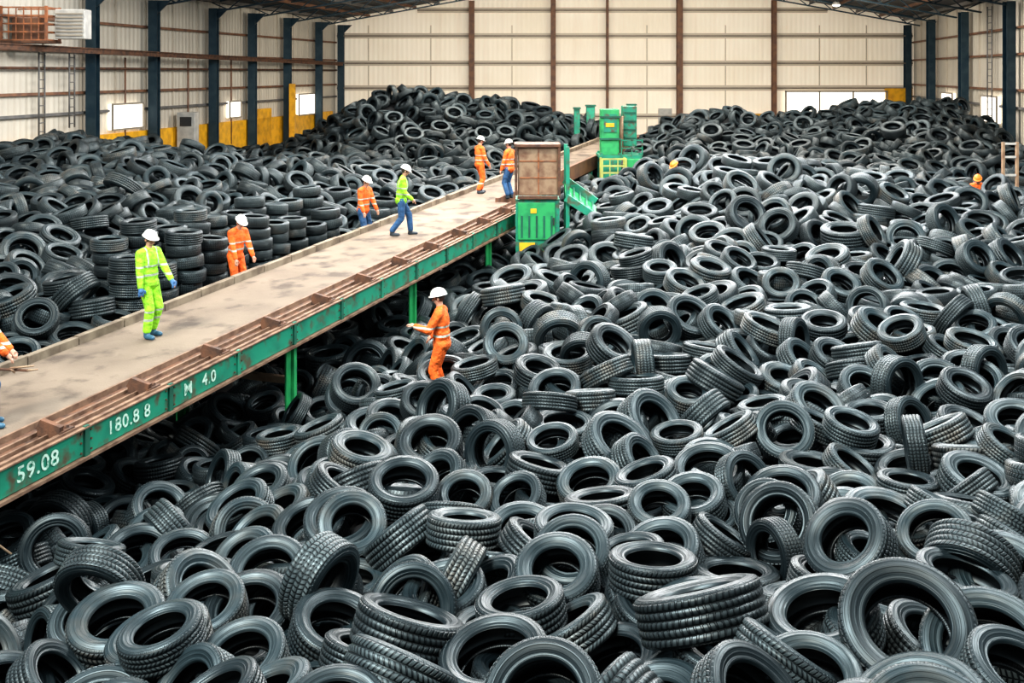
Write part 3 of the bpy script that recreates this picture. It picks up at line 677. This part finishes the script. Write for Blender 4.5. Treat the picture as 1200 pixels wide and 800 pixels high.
nrm/=np.linalg.norm(nrm,axis=1)[:,None]
nrm[:NF]=np.stack([rng.normal(0,.05,NF),rng.normal(0,.05,NF),np.ones(NF)],-1); nrm/=np.linalg.norm(nrm,axis=1)[:,None]
scl=rng.uniform(.82,1.07,N); scl[rng.random(N)<.1]*=1.12; scl*=1+.17*np.clip((pos[:,1]-11)/12,0,1)+.08*np.clip((8.5-pos[:,1])/2,0,1); scl[:NF]=rng.uniform(.94,1.03,NF)
dens=rng.random(N)>.16*np.clip((pos[:,1]-12)/12,0,1); dens[:NF]=True
pos=pos[dens];nrm=nrm[dens];scl=scl[dens]; N=len(pos); print('tyres',N,'fixed',NF)
typ=rng.integers(0,4,N); typ[:NF]=0
def basis(n):
    h=np.where(np.abs(n[:,2:3])<.9,np.array([[0,0,1.]]),np.array([[1.,0,0]])); x=np.cross(h,n); x/=np.linalg.norm(x,axis=1)[:,None]; y=np.cross(n,x)
    an=rng.uniform(0,2*PI,len(n))[:,None]; x2=x*np.cos(an)+y*np.sin(an); y2=np.cross(n,x2); return np.stack([x2,y2,n],-1)
rot=basis(nrm)
K=10; SRD=.114; ra=RO-SRD
Lc=np.stack([ra*np.cos(2*PI*np.arange(K)/K),ra*np.sin(2*PI*np.arange(K)/K),np.zeros(K)],-1)
tid=np.repeat(np.arange(N),K); rs=np.repeat(scl*SRD,K)
mob=np.ones(N); mob[:NF]=0
def pairs(X,cut):
    c=np.floor(X/cut).astype(np.int64); c-=c.min(0)-2; mx=c.max(0)+4
    key=(c[:,0]*mx[1]+c[:,1])*mx[2]+c[:,2]; o=np.argsort(key,kind='stable'); ks=key[o]
    PI_,PJ=[],[]
    for dx in (-1,0,1):
        for dy in (-1,0,1):
            off=(dx*mx[1]+dy)*mx[2]
            lo=np.searchsorted(ks,ks+off-1,'left'); hi=np.searchsorted(ks,ks+off+1,'right'); cnt=hi-lo
            I=np.repeat(np.arange(len(ks)),cnt); st=np.repeat(lo-np.r_[0,np.cumsum(cnt)[:-1]],cnt); J=np.arange(len(I))+st
            m=I<J; I,J=I[m],J[m]; I,J=o[I],o[J]; m=tid[I]!=tid[J]; I,J=I[m],J[m]
            dd=((X[I]-X[J])**2).sum(1); m=dd<cut*cut; PI_.append(I[m]);PJ.append(J[m])
    return np.concatenate(PI_),np.concatenate(PJ)
def acc(idx,v,n): return np.stack([np.bincount(idx,v[:,k],n) for k in range(3)],-1)
ITER=115
for it in range(ITER):
    if it<ITER-18: pos[:,2]-=.014*mob
    off=np.einsum('nij,kj->nki',rot,Lc)*scl[:,None,None]; off=off.reshape(-1,3); X=np.repeat(pos,K,0)+off
    if it%4==0: I,J=pairs(X,.315)
    d=X[I]-X[J]; L=np.linalg.norm(d,axis=1)+1e-9; pen=rs[I]+rs[J]-L; m=pen>0
    Im,Jm=I[m],J[m]; cor=d[m]/L[m,None]*np.minimum(pen[m],.08)[:,None]*.5
    idx=np.r_[Im,Jm]; cv_=np.r_[cor,-cor]
    g=Bz(X[:,0],X[:,1])+rs-X[:,2]; m=g>0; q=np.nonzero(m)[0]; c3=np.zeros((len(q),3)); c3[:,2]=np.minimum(g[q],.15)
    idx=np.r_[idx,q]; cv_=np.r_[cv_,c3]
    t_=(X[:,0]-PX0)*D[0]+(X[:,1]-PY0)*D[1]; s_=(X[:,0]-PX0)*D[1]-(X[:,1]-PY0)*D[0]
    sw=np.where(t_<TB,2.75,1.7); zb=CZ-4.5+.0404*t_-.47; pc_s=(pos[:,0]-PX0)*D[1]-(pos[:,1]-PY0)*D[0]; ps_=np.repeat(pc_s,K)
    ins=(s_>-.16-rs)&(s_<sw+rs)&(X[:,2]>zb-rs)&(t_<37.5)
    q=np.nonzero(ins)[0]; c4=np.zeros((len(q),3))
    left=ps_[q]<-.05; right=ps_[q]>sw[q]; mid=~left&~right
    c4[left,0]=-(s_[q][left]+.16+rs[q][left])*D[1]; c4[left,1]=(s_[q][left]+.16+rs[q][left])*D[0]
    e=(sw[q]+rs[q]-s_[q]); c4[right,0]=e[right]*D[1]; c4[right,1]=-e[right]*D[0]
    c4[mid,2]=-(X[q,2]-(zb[q]-rs[q]))[mid]
    c4=np.clip(c4,-.1,.1); idx=np.r_[idx,q]; cv_=np.r_[cv_,c4]
    for (hx,hy,hr_) in PEOPLE:
        dx=X[:,0]-hx;dy=X[:,1]-hy;dl=np.hypot(dx,dy); q=np.nonzero(dl<hr_+rs)[0]
        if len(q):
            e=(hr_+rs[q]-dl[q])/(dl[q]+1e-6); c5=np.stack([dx[q]*e,dy[q]*e,0*e],-1); idx=np.r_[idx,q]; cv_=np.r_[cv_,np.clip(c5,-.1,.1)]
    ti=tid[idx]; cnt=np.bincount(ti,minlength=N)+1e-9
    tr=acc(ti,cv_,N)/np.maximum(cnt,1)[:,None]*1.7
    om=acc(ti,np.cross(off[idx],cv_),N)/(np.maximum(cnt,1)*(ra*scl)**2)[:,None]*1.1
    tr*=mob[:,None]; om*=mob[:,None]; pos+=tr
    an=np.linalg.norm(om,axis=1)+1e-12; k=om/an[:,None]; an=np.minimum(an,.35)
    Kx=np.zeros((N,3,3)); Kx[:,0,1]=-k[:,2];Kx[:,0,2]=k[:,1];Kx[:,1,0]=k[:,2];Kx[:,1,2]=-k[:,0];Kx[:,2,0]=-k[:,1];Kx[:,2,1]=k[:,0]
    Rm=np.eye(3)[None]+np.sin(an)[:,None,None]*Kx+(1-np.cos(an))[:,None,None]*(Kx@Kx); rot=Rm@rot
print('relaxed',time.time()-T0,'contacts',len(Im),'mean pen',float(pen[pen>0].mean()) if (pen>0).any() else 0)
t_=(pos[:,0]-PX0)*D[0]+(pos[:,1]-PY0)*D[1]; s_=(pos[:,0]-PX0)*D[1]-(pos[:,1]-PY0)*D[0]
bad=(s_>-.25)&(s_<np.where(t_<TB,2.8,1.75))&(t_<37.5)&(pos[:,2]>CZ-4.5+.0404*t_-.56)
bad|=(pos[:,2]<.1)
for (x0,x1,y0,y1) in ((-.1,1.6,27.3,28.8),(3.2,5.1,38.6,41.0)): bad|=inbox(pos,x0,x1,y0,y1)
bad[:NF]=False
ok=~bad; oid=np.nonzero(ok)[0]; pos=pos[ok];rot=rot[ok];scl=scl[ok];typ=typ[ok]; N=len(pos)
rnd=rng.random(N)
# ------------------------------------------------ tyre meshes
def sprof(side,RH,w):
    h=RO-RH
    p=[(RH,-.70*w,0),(RH+.006,-.82*w,.06),(RH+.014,-.86*w,.12),(RH+.020,-.82*w,.16),(RH+.028,-.87*w,.2),(RH+.35*h,-.98*w,.38),(RH+.50*h,-1.01*w,.52),(RH+.54*h,-1.04*w,.55),(RH+.58*h,-1.01*w,.58),(RH+.75*h,-.985*w,.74),(RH+.88*h,-.94*w,.87),(RO-.012,-.88*w,1)]
    if side>0: p=[(r,-z,3-v) for r,z,v in reversed(p)]
    return p
def tprof(RH,w):
    p=[(RO-.012,-.88*w,1.0)]
    for k in range(1,5):
        v=k*.2; z=(-.88+1.76*v)*w; cr=RO-.004*abs(2*v-1)**2
        p+=[(cr,z-.075*w,1+v-.05),(cr-.009,z-.04*w,1+v-.03),(cr-.009,z+.04*w,1+v+.03),(cr,z+.075*w,1+v+.05)]
    p.append((RO-.012,.88*w,2.0)); p.insert(1,(RO-.003,-.82*w,1.03)); p.insert(-1,(RO-.003,.82*w,1.97))
    return p
def iprof(RH,w):
    h=RO-RH
    return [(RH,.70*w,3.0),(RH-.002,.62*w,3.05),(RH+.02,.60*w,3.1),(RH+.45*h,.88*w,3.3),(RO-.035,.78*w,3.5),(RO-.024,.35*w,3.6),(RO-.024,-.35*w,3.7),(RO-.035,-.78*w,3.8),(RH+.45*h,-.88*w,3.85),(RH+.02,-.60*w,3.9),(RH-.002,-.62*w,3.95),(RH,-.70*w,4.0)]
def strip(pr,n):
    pr=np.array(pr); th=2*PI*np.arange(n)/n; m=len(pr)
    V=np.stack([pr[:,0:1]*np.cos(th),pr[:,0:1]*np.sin(th),np.repeat(pr[:,1:2],n,1)],-1).reshape(-1,3)
    i,j=np.meshgrid(np.arange(m-1),np.arange(n),indexing='ij'); i=i.ravel();j=j.ravel();j1=(j+1)%n
    Fc=np.stack([i*n+j,i*n+j1,(i+1)*n+j1,(i+1)*n+j],-1)
    U=np.stack([np.stack([j/n,pr[i,2]],-1),np.stack([(j+1)/n,pr[i,2]],-1),np.stack([(j+1)/n,pr[i+1,2]],-1),np.stack([j/n,pr[i+1,2]],-1)],1)
    return V,Fc,U
def mkmesh(name,V,Fc,U,rn=None):
    me=bpy.data.meshes.new(name); me.vertices.add(len(V)); me.vertices.foreach_set('co',np.ascontiguousarray(V,dtype=np.float32).ravel())
    me.loops.add(Fc.size); me.loops.foreach_set('vertex_index',np.ascontiguousarray(Fc,dtype=np.int32).ravel())
    me.polygons.add(len(Fc)); me.polygons.foreach_set('loop_start',np.arange(0,Fc.size,4,dtype=np.int32))
    me.update(calc_edges=True)
    me.polygons.foreach_set('use_smooth',np.ones(len(Fc),dtype=bool))
    uv=me.uv_layers.new(name='UVMap'); uv.data.foreach_set('uv',np.ascontiguousarray(U,dtype=np.float32).ravel())
    if rn is not None:
        at=me.attributes.new('rnd','FLOAT','POINT'); at.data.foreach_set('value',np.ascontiguousarray(rn,dtype=np.float32))
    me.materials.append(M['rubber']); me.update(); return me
parts=[[(nm,mkmesh(nm,*strip(pr,72))) for nm,pr in (('sidewall',sprof(-1,*T)),('tread',tprof(*T)),('sidewall',sprof(1,*T)),('inner_liner',iprof(*T)))] for T in TYPES]
cand=np.nonzero(pos[:,1]<27.5)[0]
RH,HW=TYPES[0]
lo_p=[(RH,-.7*HW,0),(RH+.5*(RO-RH),-HW,.5),(RO-.01,-.9*HW,1),(RO-.01,.9*HW,2),(RH+.5*(RO-RH),HW,2.5),(RH,.7*HW,3),(RO-.03,.6*HW,3.4),(RO-.03,-.6*HW,3.6),(RH,-.7*HW,4)]
V,Fc,U=strip(lo_p,14); nf=len(Fc)
AV=(np.einsum('nij,vj->nvi',rot[cand],V)*scl[cand][:,None,None]+pos[cand][:,None,:]).reshape(-1,3)
AF=(Fc[None]+(np.arange(len(cand))*len(V))[:,None,None]).reshape(-1,4)
va=AV.tolist(); fa=AF.tolist(); nb=len(va)
dk=[W(TA,0,0),W(TA,2.7,0),W(TB,2.7,0),W(TB,0,0),W(TA,2.7,-.42),W(TB,2.7,-.42),W(TA,0,.17),W(TB,0,.17)]
va+=[list(v) for v in dk]; fa+=[[nb,nb+1,nb+2,nb+3],[nb+1,nb+4,nb+5,nb+2],[nb,nb+3,nb+7,nb+6]]
bv=BVHTree.FromPolygons(va,fa); cnts=np.zeros(len(cand),int); o_=Vector((0,0,CZ))
sumx=np.zeros(len(cand)); sumy=np.zeros(len(cand))
for py in range(90,800,5):
    for px in range(2,1200,5):
        h=bv.ray_cast(o_,Vector(((px-600)/F,1,-(py-HOR)/F)),60)
        if h[2] is not None:
            k=h[2]//nf
            if k<len(cand): cnts[k]+=1; sumx[k]+=px; sumy[k]+=py
order=np.argsort(-cnts)[:300]; order=[k for k in order if cnts[k]>0]
chosen=cand[order]; print('ranked',time.time()-T0,'min cnt',cnts[order[-1]])
info=[]
def regn(px,py):
    c=['at the far left','on the left','left of centre','at centre','right of centre','on the right','at the far right'][min(6,max(0,int(px/1200*7)))]
    r='along the bottom edge' if py>715 else 'in the near foreground' if py>630 else 'in the lower heap' if py>555 else 'in the middle heap' if py>480 else 'in the upper heap' if py>410 else 'level with orange worker' if py>340 else 'in the far slope'
    return r+' '+c
for q,k in zip(chosen,order):
    px,py=sumx[k]/cnts[k],sumy[k]/cnts[k]; n=rot[q][:,2]
    og=oid[q]
    if og<NF:
        row,kk,fromtop=stackinfo[og]
        base='flat tyre %s from top of the %s %s row stack'%(ORD[fromtop],ORD[kk],('front','back')[row]); info.append((q,base,px,py,'stacked tyres beyond the curb')); continue
    az=abs(n[2]); pose='lying flat' if az>.88 else 'standing on edge' if az<.4 else ('tilted left' if n[0]*np.sign(n[2])<0 else 'tilted right')
    info.append((q,'black tyre %s %s'%(pose,regn(px,py)),px,py,'loose tyres heaped in front of the walkway' if ts(*pos[q][:2])[1]>0 else 'loose tyres heaped beyond the curb'))
from collections import defaultdict
bk=defaultdict(list)
for e in info: bk[e[1]].append(e)
for base,l in bk.items():
    l.sort(key=lambda e:e[2])
    for i,(q,_,px,py,grp) in enumerate(l):
        lab=base if len(l)==1 else base+', %s from left'%ORD[min(i,19)]
        R4=Matrix([list(r) for r in (rot[q]*scl[q])]).to_4x4(); R4.translation=Vector(pos[q])
        root=bpy.data.objects.new('car_tire',None); COL.objects.link(root); root.empty_display_size=.2
        root.matrix_world=R4; root['label']=lab; root['category']='tyre'; root['group']=grp
        for nm,mm in parts[typ[q]]:
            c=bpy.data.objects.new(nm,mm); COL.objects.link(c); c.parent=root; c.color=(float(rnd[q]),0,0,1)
rest=np.ones(N,bool); rest[chosen]=False
VS=[];FS=[];US=[];RS=[];nv=0
for ty,(RH,HW) in enumerate(TYPES):
    A_=sprof(-1,RH,HW);B_=sprof(1,RH,HW)
    mid_p=[A_[i] for i in (0,2,4,6,7,8,10,11)]+[(RO-.003,-.82*HW,1.05),(RO,0,1.5),(RO-.003,.82*HW,1.95)]+[B_[i] for i in (0,1,3,4,5,7,9,11)]+[(RH+.45*(RO-RH),.88*HW,3.3),(RO-.03,.6*HW,3.5),(RO-.03,-.6*HW,3.7),(RH+.45*(RO-RH),-.88*HW,3.85),(RH,-.70*HW,4.0)]
    far_p=[(RH,-.70*HW,0),(RH+.02,-.86*HW,.15),(RH+.55*(RO-RH),-HW,.55),(RO-.012,-.88*HW,.99),(RO,-.8*HW,1.05),(RO,.8*HW,1.95),(RO-.012,.88*HW,2.01),(RH+.55*(RO-RH),HW,2.45),(RH+.02,.86*HW,2.85),(RH,.70*HW,3),(RO-.03,.6*HW,3.4),(RO-.03,-.6*HW,3.6),(RH,-.70*HW,4)]
    for prf,seg,sel in ((mid_p,44,rest&(typ==ty)&(pos[:,1]<22)),(far_p,26,rest&(typ==ty)&(pos[:,1]>=22))):
        V,Fc,U=strip(prf,seg); ids=np.nonzero(sel)[0]; n=len(ids)
        VS.append((np.einsum('nij,vj->nvi',rot[ids],V)*scl[ids][:,None,None]+pos[ids][:,None,:]).reshape(-1,3))
        FS.append((Fc[None]+(nv+np.arange(n)*len(V))[:,None,None]).reshape(-1,4)); US.append(np.tile(U.reshape(-1,2),(n,1))); RS.append(np.repeat(rnd[ids],len(V))); nv+=n*len(V)
me=mkmesh('tire_heap',np.vstack(VS),np.vstack(FS),np.vstack(US),np.concatenate(RS))
o=bpy.data.objects.new('tire_heap',me); COL.objects.link(o); o.color=(0,0,0,1)
tag(o,'thousands of smaller looking black tyres heaped across the hall','tyres',None,'stuff')
# ------------------------------------------------ lights
w=bpy.data.worlds.new('world'); SC.world=w; w.use_nodes=True; bg=w.node_tree.nodes['Background']; bg.inputs[0].default_value=(.78,.91,1.0,1); bg.inputs[1].default_value=.48
def area(loc,tgt,sx,sy,e,c):  # unseen lights, added out of view for rubber highlights and wall brightness
    l=bpy.data.lights.new('area','AREA'); l.shape='RECTANGLE'; l.size=sx; l.size_y=sy; l.energy=e; l.color=c
    o=bpy.data.objects.new('area_light',l); COL.objects.link(o); o.location=loc; d=Vector(tgt)-Vector(loc); o.rotation_euler=d.to_track_quat('-Z','Y').to_euler(); return o
area((-6,6,CZ+7),(0,12,CZ-4),8,2,3500,(.88,.98,1))
area((9,14,CZ+7),(6,16,CZ-4),2,10,3500,(.94,.99,1))
area((0,27,CZ+6.5),(0,27,0),20,1.6,4400,(1,.96,.9))
area((4,36.3,CZ+5),(1,12,CZ-4),24,1.6,5600,(.97,.98,1))
area((6,48,CZ+2.6),(6,65,CZ+.6),26,2,2000,(1,.93,.81))
area((6,44,CZ+4),(6,42,0),24,2,4400,(1,.95,.88))
sl=bpy.data.lights.new('sun','SUN'); sl.energy=3.0; sl.angle=.12; sl.color=(1,.93,.83); so=bpy.data.objects.new('sun',sl); COL.objects.link(so); so.rotation_euler=(R_(30),R_(-22),0)
print('done',time.time()-T0)
